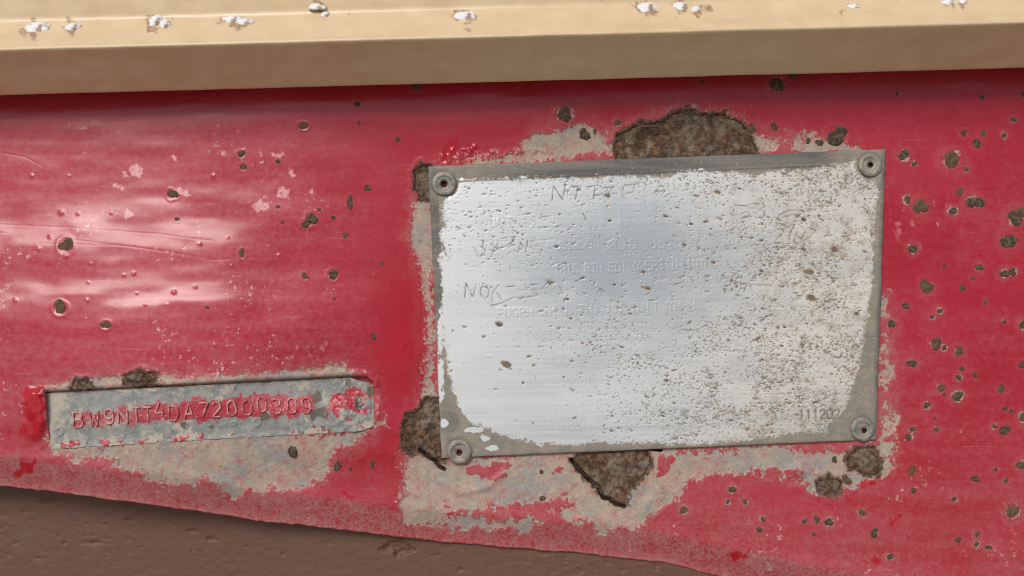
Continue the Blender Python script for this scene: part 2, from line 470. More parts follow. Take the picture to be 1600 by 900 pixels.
def primer_mask(x, y):
    m = np.zeros(np.shape(x))
    n = fbm(x, y, 36, oct=5, seed=71, gain=0.62); n2 = fbm(x, y, 9, oct=4, seed=72, gain=0.7)
    for i, p in enumerate(PRIMER):
        s = lsdf(x, y, p, 40)
        amp = 62 if i in (0, 3, 4, 7) else 16
        m = np.maximum(m, sstep(20, -20, s + (7 if i in (4, 7) else 7 * sstep(1180, 1320, x) if i == 3 else 0) - (8 * sstep(1100, 1000, x) if i == 3 else 0) + amp * n + (17 if i in (0, 3, 4, 7) else 12) * n2))
    r = np.zeros(np.shape(x))
    for p in REDLEFT:
        s = lsdf(x, y, p, 40)
        r = np.maximum(r, sstep(7, -7, s + 34 * n2 + 20 * n + 3))
    return m * (1 - 0.95 * r)

# ------------------------------------------------------------------ materials
def panel_material():
    n = NT('chalky_red_paint')
    pr, ru, du = n.attr('wear_a'); fa, fr, sc = n.attr('wear_b')
    fine = n.noise(5, 4, 0.65); mid = n.noise(24, 5, 0.62, off=3); big = n.noise(130, 4, 0.6, off=7); streak = n.noise(60, 4, 0.6, (0.25, 1, 2.2), off=11)
    red = n.mix(n.ss(0.3, 0.7, big), (0.375, 0.006, 0.021), (0.42, 0.012, 0.034))
    red = n.mix(n.mul(n.ss(0.52, 0.68, n.noise(3.6, 3, 0.7, off=61)), 0.4), red, (0.30, 0.006, 0.018))
    red = n.mix(n.mul(n.ss(0.60, 0.70, n.noise(5, 4, 0.7, (0.05, 1, 1.0), off=67)), n.mul(fa, 0.45)), red, (0.52, 0.20, 0.20))
    chalk_sheen = n.mul(fa, n.ss(0.36, 0.72, n.add(n.mul(n.noise(9, 6, 0.75, off=79), 0.55), n.mul(streak, 0.45))))
    red = n.mix(n.mul(chalk_sheen, 0.78), red, (0.50, 0.125, 0.155))  # chalky film; on the left it also paints in the pink sheen
    red = n.mix(n.mul(fr, 0.9), red, (0.42, 0.004, 0.016))
    speck = n.ss(0.60, 0.66, n.noise(7.5, 3, 0.6, off=19))
    red = n.mix(n.mul(n.mul(speck, n.ss(0.25, 0.9, fa)), n.ss(0.52, 0.66, n.noise(90, 3, 0.5, off=23))), red, (0.60, 0.33, 0.29))
    dust = n.mul(du, n.ss(0.36, 0.62, n.add(n.mul(mid, 0.25), n.mul(n.noise(4.5, 5, 0.8, off=73), 0.75))))
    red = n.mix(n.mul(dust, 0.8), red, (0.40, 0.22, 0.205))
    red = n.mix(n.mul(sc, n.ss(0.3, 0.5, fine)), red, (0.72, 0.33, 0.36))  # painted flake glints and worn flecks
    prim = n.mix(n.ss(0.36, 0.62, mid), (0.45, 0.36, 0.28), (0.36, 0.31, 0.26))
    prim = n.mix(n.ss(0.45, 0.6, n.noise(70, 4, 0.6, off=41)), prim, (0.31, 0.30, 0.28))
    prim = n.mix(n.mul(n.ss(0.52, 0.70, fine), 0.6), prim, (0.52, 0.44, 0.36))
    prim = n.mix(n.mul(n.ss(0.46, 0.62, n.noise(44, 5, 0.65, off=83)), 0.55), prim, (0.45, 0.27, 0.235))
    prim = n.mix(n.mul(n.ss(0.53, 0.62, n.noise(12, 5, 0.75, off=31)), 0.55), prim, (0.43, 0.11, 0.11))
    prim = n.mix(n.mul(n.ss(0.58, 0.66, n.noise(8, 4, 0.7, off=89)), 0.4), prim, (0.58, 0.50, 0.42))
    prim = n.mix(n.mul(n.ss(0.60, 0.70, n.noise(7, 4, 0.7, off=37)), 0.7), prim, (0.13, 0.115, 0.095))
    pm = n.edge(pr, n.add(n.mul(fine, 0.6), n.mul(n.noise(11, 4, 0.7, off=51), 0.4)), 2.0, 0.16)
    col = n.mix(pm, red, prim)
    rcol = n.mix(n.ss(0.4, 0.62, fine), (0.055, 0.034, 0.024), (0.17, 0.10, 0.065))
    rm = n.edge(ru, n.noise(7, 5, 0.75, off=43), 2.0, 0.25)
    col = n.mix(rm, col, rcol)
    rough = n.mixf(chalk_sheen, 0.27, 0.36)
    rough = n.mixf(dust, rough, 0.7)
    rough = n.mixf(fr, rough, 0.17)
    rough = n.mixf(n.math('MAXIMUM', pm, rm), rough, 0.82)
    h = n.add(n.mul(fine, n.mixf(n.math('MAXIMUM', pr, n.mul(du, 0.5)), 0.10, 0.8)), n.add(n.mul(mid, 0.18), n.mul(pm, -0.25)))
    n.set(Base_Color=col, Roughness=rough, Normal=n.bump(h, 0.55, 2.2))
    cw = n.mul(n.mul(n.math('SUBTRACT', 1.0, n.math('MAXIMUM', pm, rm)), n.math('SUBTRACT', 1.0, n.mul(dust, 0.9))), n.ss(0.30, 0.62, n.add(n.mul(streak, 0.7), n.mul(mid, 0.3)), (0.62, 0.25)))
    n.set(Coat_Weight=cw, Coat_Roughness=0.17, Coat_IOR=1.5)
    n.b.inputs['IOR'].default_value = 1.46
    n.b.inputs['Specular IOR Level'].default_value = 0.36
    return n.m

def plate_material():
    n = NT('etched_aluminium')
    gr, sp, en = n.attr('wear_a'); ox, wa, band = n.attr('wear_b')
    fine = n.noise(4, 3, 0.6); mid = n.noise(22, 5, 0.6, off=2); brush = n.noise(7, 4, 0.6, (0.05, 1, 1.6), off=5)
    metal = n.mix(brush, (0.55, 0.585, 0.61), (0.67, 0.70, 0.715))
    oxc = n.mix(wa, (0.725, 0.755, 0.765), (0.84, 0.785, 0.695))  # cool and warm reflections put into the oxide tint
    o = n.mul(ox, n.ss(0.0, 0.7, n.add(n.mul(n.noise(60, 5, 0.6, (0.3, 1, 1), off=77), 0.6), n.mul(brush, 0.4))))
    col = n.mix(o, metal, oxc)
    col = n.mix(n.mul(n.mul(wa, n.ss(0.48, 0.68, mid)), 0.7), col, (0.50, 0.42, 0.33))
    spc = n.mix(n.ss(0.3, 0.7, n.noise(16, 2, 0.5, off=8)), (0.10, 0.085, 0.07), (0.24, 0.175, 0.115))
    col = n.mix(sp, col, spc)
    col = n.mix(en, col, (0.11, 0.085, 0.065))
    grc = n.mix(n.ss(0.35, 0.65, mid), (0.30, 0.255, 0.20), (0.22, 0.205, 0.18))
    grc = n.mix(n.ss(0.55, 0.75, fine), grc, (0.36, 0.31, 0.25))
    dk = n.mix(n.ss(0.35, 0.65, n.noise(30, 4, 0.6, (0.15, 1, 1.5), off=14)), (0.115, 0.11, 0.102), (0.20, 0.19, 0.172))
    grc = n.mix(band, grc, dk)
    gm = n.edge(gr, fine, 1.8, 0.34)
    col = n.mix(gm, col, grc)
    met = n.mul(n.mixf(o, 0.92, 0.45), n.math('SUBTRACT', 1.0, n.math('MAXIMUM', gm, n.math('MAXIMUM', sp, en))))
    rough = n.mixf(o, 0.34, 0.58); rough = n.mixf(gm, rough, 0.72); rough = n.mixf(n.math('MAXIMUM', sp, en), rough, 0.85)
    h = n.add(n.mul(brush, 0.25), n.mul(fine, n.mixf(gr, 0.12, 0.5)))
    n.set(Base_Color=col, Metallic=met, Roughness=rough, Normal=n.bump(h, 0.35, 1.2))
    return n.m

def strip_material():
    n = NT('grey_primed_steel')
    rd, be, dk = n.attr('wear_a')
    fine = n.noise(4.5, 4, 0.65); mid = n.noise(18, 5, 0.62, off=3)
    col = n.mix(n.ss(0.35, 0.65, mid), (0.20, 0.212, 0.21), (0.31, 0.31, 0.29))
    col = n.mix(n.mul(n.ss(0.56, 0.68, n.noise(6, 4, 0.7, off=13)), 0.7), col, (0.42, 0.40, 0.36))
    col = n.mix(n.mul(n.ss(0.60, 0.70, n.noise(9, 4, 0.7, off=17)), 0.8), col, (0.12, 0.11, 0.095))
    col = n.mix(n.edge(be, n.noise(7, 5, 0.75, off=91), 2.6, 0.2), col, (0.43, 0.385, 0.32))
    redc = n.mix(n.ss(0.35, 0.65, mid), (0.42, 0.02, 0.045), (0.43, 0.085, 0.10))
    rm = n.edge(rd, n.noise(7, 5, 0.75, off=95), 2.2, 0.12)
    col = n.mix(rm, col, redc)
    col = n.mix(n.edge(dk, n.noise(6, 4, 0.7, off=97), 2.0, 0.2), col, (0.13, 0.11, 0.085))
    n.set(Base_Color=col, Roughness=n.mixf(rm, 0.62, 0.28), Normal=n.bump(n.add(fine, mid), 0.5, 1.6))
    return n.m

def char_material():
    n = NT('worn_red_stamping')
    fine = n.noise(5, 3, 0.6); mid = n.noise(16, 3, 0.55, off=3)
    col = n.mix(n.ss(0.42, 0.58, n.add(n.mul(fine, .5), n.mul(mid, .5))), (0.50, 0.07, 0.09), (0.66, 0.40, 0.36))
    n.set(Base_Color=col, Roughness=0.34, Normal=n.bump(fine, 0.3, 1.0))
    return n.m

def rivet_material():
    n = NT('dull_rivet_metal')
    fine = n.noise(4, 4, 0.65); mid = n.noise(13, 4, 0.6, off=2)
    col = n.mix(n.ss(0.35, 0.62, mid), (0.17, 0.165, 0.155), (0.30, 0.285, 0.255))
    col = n.mix(n.ss(0.58, 0.70, fine), col, (0.36, 0.30, 0.23))
    oi = n.t.nodes.new('ShaderNodeObjectInfo')
    col = n.mix(n.mul(n.ss(0.35, 0.6, n.add(n.mul(fine, 0.5), n.mul(mid, 0.5))), oi.outputs['Random']), col, (0.40, 0.34, 0.27))
    n.set(Base_Color=col, Roughness=0.55, Metallic=0.35, Normal=n.bump(fine, 0.5, 1.2))
    return n.m

def rail_material():
    n = NT('cream_enamel')
    fine = n.noise(7, 4, 0.6); mid = n.noise(40, 5, 0.6, off=4); str_ = n.noise(60, 4, 0.6, (0.2, 1, 1), off=9)
    st, _, _ = n.attr('stain')
    col = n.mix(n.ss(0.3, 0.7, mid), (0.67, 0.505, 0.315), (0.73, 0.565, 0.365))
    col = n.mix(n.mul(n.ss(0.56, 0.72, str_), 0.25), col, (0.56, 0.39, 0.24))
    col = n.mix(n.mul(n.ss(0.74, 0.80, n.noise(17, 3, 0.5, off=15)), 0.5), col, (0.36, 0.22, 0.13))
    col = n.mix(n.edge(st, fine, 0.9, 0.25), col, (0.33, 0.19, 0.12))
    n.set(Base_Color=col, Roughness=n.mixf(mid, 0.25, 0.45), Normal=n.bump(n.add(n.mul(fine, 0.2), mid), 0.25, 2.5))
    return n.m

def blister_material():
    n = NT('white_corrosion')
    fine = n.noise(5, 4, 0.65); mid = n.noise(11, 4, 0.6, off=3)
    col = n.mix(n.ss(0.50, 0.66, mid), (0.80, 0.80, 0.82), (0.38, 0.27, 0.20))
    n.set(Base_Color=col, Roughness=0.6, Normal=n.bump(fine, 0.6, 2))
    return n.m

def brown_material():
    n = NT('dusty_brown_paint')
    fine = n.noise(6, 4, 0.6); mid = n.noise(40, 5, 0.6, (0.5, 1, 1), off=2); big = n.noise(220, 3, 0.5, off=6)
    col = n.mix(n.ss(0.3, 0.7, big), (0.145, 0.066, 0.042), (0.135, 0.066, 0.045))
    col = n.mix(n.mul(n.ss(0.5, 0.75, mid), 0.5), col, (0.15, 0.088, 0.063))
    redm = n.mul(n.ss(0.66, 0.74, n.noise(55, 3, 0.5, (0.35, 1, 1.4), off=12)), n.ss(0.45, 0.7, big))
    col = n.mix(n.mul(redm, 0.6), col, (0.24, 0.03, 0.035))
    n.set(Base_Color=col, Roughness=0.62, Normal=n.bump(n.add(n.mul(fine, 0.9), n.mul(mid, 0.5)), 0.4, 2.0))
    return n.m

def dark_hole_material():
    n = NT('dark_rivet_core')
    fine = n.noise(4, 3, 0.6)
    n.set(Base_Color=n.mix(fine, (0.012, 0.008, 0.007), (0.035, 0.022, 0.018)), Roughness=0.9)
    return n.m

def ground_material():
    n = NT('dry_dusty_ground')
    a = n.noise(900, 5, 0.6); b = n.noise(20000, 4, 0.6, off=3)
    n.set(Base_Color=n.mix(n.add(n.mul(a, .5), n.mul(b, .5)), (0.18, 0.145, 0.11), (0.28, 0.225, 0.17)), Roughness=0.95)
    return n.m

M_PANEL = panel_material(); M_PLATE = plate_material(); M_STRIP = strip_material(); M_CHAR = char_material(); M_RIVET = rivet_material()
M_RAIL = rail_material(); M_BLIS = blister_material(); M_BROWN = brown_material(); M_HOLE = dark_hole_material(); M_RUST = rust_material('flaking_rust')
M_SPOT = spot_material(); M_GROUND = ground_material()

# ------------------------------------------------------------------ ground (below the frame; bounces daylight up)
g = mesh_obj('ground', [(-1500, -1500, -0.75), (1500, -1500, -0.75), (1500, 1500, -0.75), (-1500, 1500, -0.75)], [(0, 1, 2, 3)], M_GROUND, None, False)
g['kind'] = 'structure'

# ------------------------------------------------------------------ chassis beam under the panel
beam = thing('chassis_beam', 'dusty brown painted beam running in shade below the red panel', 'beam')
bx = np.concatenate([np.arange(-560, -20, 20), np.arange(-20, 1300, 2.4), np.arange(1300, 2160, 20)])
by = np.concatenate([np.arange(640, 735, 12), np.arange(735, 915, 2.0), np.arange(915, 1400, 20)])
X, Y = np.meshgrid(bx, by)
pit = np.clip(fbm(X, Y, 11, 6, 3, 80) - 0.21, 0, 1) * 16 * (fbm(X, Y, 60, 30, 2, 81) > -0.06)
Ob = -19 + 2 * fbm(X, Y, 140, 60, 3, 82) - pit + 1.2 * fbm(X, Y, 10, 7, 3, 83)
for (cx, cy, rx, ry) in ((84, 783, 13, 4), (1170 - 548, 857, 20, 9), (205, 813, 6, 3), (298, 829, 8, 3), (330, 842, 6, 3), (625, 862, 16, 6), (150, 848, 10, 3)):
    q = ((X - cx) / rx) ** 2 + ((Y - cy) / ry) ** 2
    Ob -= 3.5 * sstep(1.3, 0.5, np.sqrt(q) + 2.6 * fbm(X, Y, 9, 6, 3, 84))
x3, y3, z3 = P3(X, Y, Ob)
v = np.stack([x3, y3, z3], -1).reshape(-1, 3)
f = grid_faces(*X.shape)
v, f, _ = skirt(v, f, {}, 0.03)
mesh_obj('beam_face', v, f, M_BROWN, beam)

# ------------------------------------------------------------------ red body panel
panel = thing('body_panel', 'chipped red painted vehicle body panel peppered with dark rust spots', 'panel')
px = np.concatenate([np.arange(-520, -24, 16), np.arange(-24, 1624, 1.55), np.arange(1624, 2140, 16)])
NR = 505
t = np.concatenate([np.linspace(-0.30, 0.0, 14)[:-1], np.linspace(0, 1, NR)])
ey = edge_y(px)
TOP = 88.0
X = np.repeat(px[None, :], len(t), 0)
Y = TOP + t[:, None] * (ey[None, :] - TOP)
O = height(X, Y)
A = np.zeros(X.shape + (3,)); B = np.zeros(X.shape + (3,))
n1 = fbm(X, Y, 60, oct=4, seed=90); n2 = fbm(X, Y, 12, oct=4, seed=91); n3 = fbm(X, Y, 5, oct=2, seed=92)
dE = ey[None, :] - Y
pr = primer_mask(X, Y)
halo = spot_halo(X, Y, 1.3)
right = sstep(600, 1000, X)
pr = np.maximum(pr, sstep(0.35, 0.75, halo + 1.1 * n2 + 0.5 * n3 - 0.12 - 0.5 * (1 - right)) * 0.50)
ru = np.zeros(X.shape)
for i, p in enumerate(RUST_PATCH):
    ru = np.maximum(ru, sstep(14, -2, lsdf(X, Y, p, 24) + RN(X, Y, i)))
for c in CRACKS:
    ru = np.maximum(ru, sstep(4.5, 2.0, ldist(X, Y, c, 12)))
lip = sstep(52, 30, dE + 14 * n1)
dust = np.clip(lip * 1.1 + 0.20 * right * sstep(600, 850, Y) + 0.25 * sstep(0.2, 0.8, spot_halo(X, Y, 2.2)) * right + 0.35 * sstep(170, 60, dE) * (0.5 + n1), 0, 1)
dust = np.maximum(dust, 0.5 * sstep(26, 4, lsdf(X, Y, STRIP, 40) + 12 * n2))
for p in PRIMER:
    dust = np.maximum(dust, 0.6 * sstep(26, -6, lsdf(X, Y, p, 40) + 34 * n2 + 20 * n1))
dust = np.maximum(dust, 0.12 * sstep(1000, 1250, X) * sstep(300, 120, Y))
fade_sheen = np.clip(0.35 + 0.9 * n1 + 1.1 * sstep(640, 300, X) + 0.25 * right * sstep(420, 800, Y) + 0.05 * right - 0.5 * np.exp(-(((X - 800) / 260) ** 2 + ((Y - 200) / 80) ** 2)), 0, 1)  # chalking, plus pink sky sheen painted into the colour on the left
fade_sheen = fade_sheen * (1 - 0.8 * sstep(60, 0, np.abs(X - 640) - 10) * sstep(250, 360, Y))
fade_sheen = fade_sheen * (0.25 + 0.75 * sstep(120, 290, Y))  # thinned towards the rail, deepening its shade in the colour
fresh = np.zeros(X.shape); glint_wear = np.zeros(X.shape)
for i, p in enumerate(FRESH):
    if i == 2: fresh = np.maximum(fresh, 0.8 * sstep(38, -30, lsdf(X, Y, p, 60) + 40 * n1 + 24 * n2))
    else: fresh = np.maximum(fresh, sstep(4, -4, lsdf(X, Y, p, 40) + 22 * n2 + 5 * n3))
for p in FLAKE_GLINT:
    glint_wear = np.maximum(glint_wear, sstep(1.5, -1.5, lsdf(X, Y, p, 12) + 8 * n3 + 5 * n2))
wear2 = sstep(0.17, 0.26, fbm(X, Y, 11, oct=3, seed=95)) * sstep(70, 20, np.hypot((X - 1445) / 1.0, (Y - 345) / .8)) * 0.7
glint_wear = np.maximum(glint_wear, wear2)
dust *= (1 - fresh); pr *= (1 - 0.9 * fresh)
A[..., 0] = pr; A[..., 1] = ru; A[..., 2] = dust
B[..., 0] = fade_sheen; B[..., 1] = fresh; B[..., 2] = glint_wear
# rolled lip: three more rows turning back under the edge
xs, ys, zs = P3(X, Y, O)
rows = [np.stack([xs, ys, zs], -1)]
aR = [A]; bR = [B]
for (dy, do) in ((2.2, 0.4), (3.4, -2.2), (3.2, -8), (0.5, -40)):
    r = np.stack(P3(px, ey + dy, O[-1] + do), -1)[None]
    rows.append(r); a_ = A[-1:].copy(); a_[..., 0] *= 0.6; aR.append(a_); bR.append(B[-1:])
V = np.concatenate(rows, 0); AA = np.concatenate(aR, 0); BB = np.concatenate(bR, 0)
nr, nc = V.shape[:2]
mesh_obj('panel_skin', V.reshape(-1, 3), grid_faces(nr, nc), M_PANEL, panel, True, {'wear_a': AA.reshape(-1, 3), 'wear_b': BB.reshape(-1, 3)})

# torn, rusted-through patches
for i, p in enumerate(RUST_PATCH):
    x0, y0, x1, y1 = bbox(p, 5)
    X, Y = np.meshgrid(np.arange(x0, x1, 1.3), np.arange(y0, y1, 1.3))
    s = lsdf(X, Y, p, 30) + RN(X, Y, i)
    o = base_height(X, Y)
    if i < 4:
        o = o - 2.0 + 9.0 * fbm(X, Y, 24, oct=5, seed=100 + i, gain=.65) + 2.2 * fbm(X, Y, 5, oct=2, seed=110 + i) - 2.2 * sstep(-4, 1.0, s)
    else:
        o = o + 0.5 + 6.0 * fbm(X, Y, 12, oct=4, seed=100 + i, gain=.6) + 2 * sstep(0, -10, s) - 2.5 * sstep(-5, 1.0, s)
    for c in CRACKS[:2]:
        o = o - 9 * sstep(5, 1.2, ldist(X, Y, c, 12))
    v = np.stack(P3(X, Y, o), -1).reshape(-1, 3)
    f = grid_faces(*X.shape, keep=s < 1.0)
    v, f, _ = compact(v, f, {})
    mesh_obj('rust_patch', v, f, M_RUST, panel)

# rust scabs: shared variants
VAR = []
for k in range(12):
    rr = np.random.default_rng(200 + k)
    seg = 18
    ang = np.arange(seg) * 2 * math.pi / seg
    out = 1 + (0.12 + 0.012 * k) * np.sin(2 * ang + rr.random() * 6) + (0.05 + 0.010 * k) * np.sin(3 * ang + rr.random() * 6) + 0.09 * (rr.random(seg) - .5) * 2
    vs_ = [(0, -0.16 - 0.1 * rr.random(), 0)]
    for (q, h) in ((0.35, 0.14), (0.68, 0.12), (0.9, 0.04), (1.03, -0.16)):
        for j in range(seg):
            hh = h + (rr.random() - .5) * (0.16 if q < 0.95 else 0.02)
            vs_.append((math.cos(ang[j]) * out[j] * q, -hh, math.sin(ang[j]) * out[j] * q))
    fs = [(0, 1 + j, 1 + (j + 1) % seg) for j in range(seg)]
    for r_ in range(3):
        b0 = 1 + r_ * seg; b1 = b0 + seg
        fs += [(b0 + j, b1 + j, b1 + (j + 1) % seg, b0 + (j + 1) % seg) for j in range(seg)]
    fs = [tuple(reversed(f_)) for f_ in fs]
    me = bpy.data.meshes.new('rust_spot')
    me.from_pydata(vs_, [], fs); me.materials.append(M_SPOT)
    me.polygons.foreach_set('use_smooth', np.ones(len(me.polygons), bool)); me.update()
    VAR.append(me)
sxs = np.array([s_[0] for s_ in SPOTS], float); sys_ = np.array([s_[1] for s_ in SPOTS], float)
hs = base_height(sxs, sys_)
hl = height(sxs, sys_)
for k, (sx, sy, r, st) in enumerate(SPOTS):
    me = VAR[k % 12]
    if (sx, sy) in BEIGE_SPOT: continue
    o = bpy.data.objects.new('rust_spot', me)
    link(o, panel)
    base = hl[k] + 0.05 * r
    o.location = [float(c) for c in P3(sx, sy, base)]
    th = 0.0 if abs(st - 1) > 0.15 else random.random() * 6.28
    o.rotation_euler = (0, th, 0)
    o.scale = (r * S * 1.08, r * S * 0.75, r * S * st * 1.08)

# ------------------------------------------------------------------ stamped number strip
strip = thing('stamped_number_strip', 'grey metal strip with raised stamped numbers set into a slot in red panel', 'number strip')
X, Y = np.meshgrid(np.arange(66, 594, 1.15), np.arange(582, 706, 1.15))
topl = np.interp(X, [72, 546, 590], [612, 588, 600])
s = lsdf(X, Y, STRIP, 30)
keep = (s < 3.0) & (Y > topl + 1.5)
n1 = fbm(X, Y, 30, oct=4, seed=120, gain=.6); n2 = fbm(X, Y, 9, oct=4, seed=121); 
CH = [('B', 122, 656), ('W', 147, 654), ('9', 170, 651), ('N', 192, 650), ('T', 213, 649), ('T', 231, 648), ('4', 249, 640), ('D', 271, 646), ('A', 295, 643), ('7', 318, 641),
      ('2', 338, 640), ('0', 362, 638), ('0', 386, 637), ('0', 409, 632), ('3', 432, 635), ('0', 456, 634), ('9', 478, 634)]
row = np.interp(X, [c[1] for c in CH], [c[2] for c in CH])
rd = sstep(24, 6, np.abs(Y - row) + 22 * n2 + 10 * n1) * sstep(95, 130, X) * sstep(500, 486, X) * np.interp(X, [110, 200, 250, 330], [0.62, 0.62, 0.85, 1])
rd = np.maximum(rd, sstep(8, -8, lsdf(X, Y, [(512, 612), (545, 604), (574, 604), (578, 625), (572, 646), (548, 652), (514, 650)], 30) + 44 * n2 + 14 * n1 + 3))
rd = np.maximum(rd, sstep(3, -2, np.abs(Y - np.interp(X, [82, 300, 560], [695, 683, 668])) + 26 * n2 - 2 + 8 * n1) * 0.9 * (n1 > -0.05))
be = sstep(-0.15, 0.4, n1 + 0.5 * n2 + 0.30 * sstep(120, 80, X) - 0.1 * sstep(490, 530, X) + 0.25 * sstep(-10, 2, s) - 0.03)
dk = np.zeros(X.shape)
for (cx, cy, r) in ((495, 620, 8), (502, 645, 9), (560, 630, 9), (578, 612, 7), (288, 663, 6), (415, 650, 7), (330, 668, 4), (490, 648, 8), (505, 668, 5), (545, 600, 6)):
    dk = np.maximum(dk, sstep(1.2, 0.6, np.hypot(X - cx, Y - cy) / r + 1.6 * n2))
Os = strip_surface(X, Y) + 1.6 * n2 + 1.5 * n1 + 1.3 * rd + 5.0 * sstep(500, 540, X) * (n2 + 0.25) + 1.6 * sstep(-8, 2, s) * sstep(640, 680, Y)
for (cx, cy, r) in ((93, 674, 6), (288, 664, 5), (402, 660, 6), (365, 662, 4)):   # little raised rings
    q = np.hypot(X - cx, Y - cy); Os += 1.6 * np.exp(-((q - r) / 1.4) ** 2) + 1.0 * sstep(r, r - 2, q)
v = np.stack(P3(X, Y, Os), -1).reshape(-1, 3)
f = grid_faces(*X.shape, keep=keep)
v, f, at = compact(v, f, {'wear_a': np.stack([rd, be, dk], -1).reshape(-1, 3)})
v, f, at = skirt(v, f, at, 0.0008)
mesh_obj('strip_face', v, f, M_STRIP, strip, True, at)

def arc(cx, cy, rx, ry, a0, a1, n=12):
    return [(cx + rx * math.cos(math.radians(a0 + (a1 - a0) * i / n)), cy + ry * math.sin(math.radians(a0 + (a1 - a0) * i / n))) for i in range(n + 1)]
W = 0.62
GL = {
 '0': [arc(.31, .72, .28, .28, 0, 180) + arc(.31, .28, .28, .28, 180, 360) + [(.59, .72)]],
 '1': [[(.31, 0), (.31, 1), (.18, .85)]],
 '2': [arc(.31, .72, .27, .28, 170, -35) + [(.02, 0), (.6, 0)]],
 '3': [arc(.29, .75, .26, .25, 160, -90) + arc(.29, .25, .29, .25, 90, -160)],
 '4': [[(.5, 0), (.5, .62)], [(.62, .28), (0, .28), (.34, 1)]],
 '7': [[(0, 1), (.6, 1), (.2, 0)]],
 '9': [arc(.31, .68, .28, .32, 0, 360, 18) + arc(.31, .3, .28, .3, 0, -150)],
 'A': [[(0, 0), (.31, 1), (.62, 0)], [(.12, .32), (.5, .32)]],
 'B': [[(0, 0), (0, 1)] + arc(.3, .75, .26, .25, 90, -90) + [(0, .5)], [(.3, .5)] + arc(.3, .25, .3, .25, 90, -90) + [(0, 0)]],
 'D': [[(0, 0), (0, 1), (.25, 1)] + arc(.25, .5, .36, .5, 90, -90) + [(0, 0)]],
 'E': [[(.55, 1), (0, 1), (0, 0), (.55, 0)], [(0, .5), (.45, .5)]],
 'F': [[(.55, 1), (0, 1), (0, 0)], [(0, .5), (.45, .5)]],
 'G': [arc(.32, .5, .31, .5, 50, 320) + [(.6, .42), (.36, .42)]],
 'H': [[(0, 0), (0, 1)], [(.6, 0), (.6, 1)], [(0, .5), (.6, .5)]],
 'I': [[(.3, 0), (.3, 1)]],
 'L': [[(0, 1), (0, 0), (.5, 0)]],
 'M': [[(0, 0), (0, 1), (.31, .4), (.62, 1), (.62, 0)]],
 'N': [[(0, 0), (0, 1), (.6, 0), (.6, 1)]],
 'O': [arc(.31, .5, .31, .5, 0, 360, 18)],
 'P': [[(0, 0), (0, 1), (.3, 1)] + arc(.3, .74, .28, .26, 90, -90) + [(0, .48)]],
 'R': [[(0, 0), (0, 1), (.3, 1)] + arc(.3, .74, .28, .26, 90, -90) + [(0, .48)], [(.3, .48), (.6, 0)]],
 'S': [arc(.3, .75, .27, .25, 30, 270) + arc(.3, .25, .29, .25, 90, -150)],
 'T': [[(0, 1), (.62, 1)], [(.31, 1), (.31, 0)]],
 'U': [[(0, 1), (0, .3)] + arc(.3, .3, .3, .3, 180, 360) + [(.6, 1)]],
 'W': [[(0, 1), (.15, 0), (.31, .7), (.47, 0), (.62, 1)]],
 'Y': [[(0, 1), (.31, .5), (.62, 1)], [(.31, .5), (.31, 0)]],
 '-': [[(.1, .45), (.5, .45)]],
}
def glyph_px(ch, cx, cy, h, w, tilt=0.0):
    """polylines of a glyph centred at pixel (cx,cy)"""
    c, s_ = math.cos(tilt), math.sin(tilt)
    res = []
    for st in GL[ch]:
        q = []
        for (a, b) in st:
            dx = (a / W - .5) * w; dy = (.5 - b) * h
            q.append((cx + dx * c - dy * s_, cy + dx * s_ + dy * c))
        res.append(q)
    return res

def ridge(name, strokes, width, high, surf, mat, parent):
    vs_ = []; fs = []
    prof = [(-1, -0.6), (-0.72, 0.55), (-0.25, 0.95), (0.25, 0.95), (0.72, 0.55), (1, -0.6)]
    for st in strokes:
        pts = [np.array(st[0], float)]
        for a, b in zip(st[:-1], st[1:]):
            a = np.array(a, float); b = np.array(b, float); k = max(1, int(np.hypot(*(b - a)) / 2.0))
            for i in range(1, k + 1): pts.append(a + (b - a) * i / k)
        pts = np.array(pts); n_ = len(pts)
        tg = np.gradient(pts, axis=0); tg /= np.maximum(1e-6, np.hypot(tg[:, 0], tg[:, 1]))[:, None]
        nm = np.stack([-tg[:, 1], tg[:, 0]], -1)
        b0 = len(vs_)
        for i in range(n_):
            wob = 1 + 0.5 * float(fbm(pts[i, 0], pts[i, 1], 7, oct=2, seed=7))
            endk = 0.55 if i in (0, n_ - 1) else 1
            for (u, h_) in prof:
                q = pts[i] + nm[i] * u * width * .5 * wob * endk
                oo = float(surf(pts[i, 0], pts[i, 1])) + h_ * high * (wob if h_ > 0 else 1) * (endk if h_ > 0 else 1)
                vs_.append(tuple(float(c) for c in P3(q[0], q[1], oo)))
        m = len(prof)
        for i in range(n_ - 1):
            for j in range(m - 1):
                fs.append((b0 + i * m + j, b0 + (i + 1) * m + j, b0 + (i + 1) * m + j + 1, b0 + i * m + j + 1))
        fs.append(tuple(b0 + j for j in range(m))); fs.append(tuple(b0 + (n_ - 1) * m + j for j in reversed(range(m))))
    return mesh_obj(name, vs_, fs, mat, parent)

def strip_top(x, y):
    return strip_surface(np.array(x), np.array(y)) + 1.3 + 1.5 * fbm(x, y, 30, oct=4, seed=120, gain=.6)
for k, (c, cx, cy) in enumerate(CH):
    ridge('stamped_character', glyph_px(c, cx, cy, 23, 14.5, math.radians(-2.6 + random.uniform(-2, 2))), 3.3, 2.9 if k > 6 else 2.2, strip_top, M_CHAR, strip)

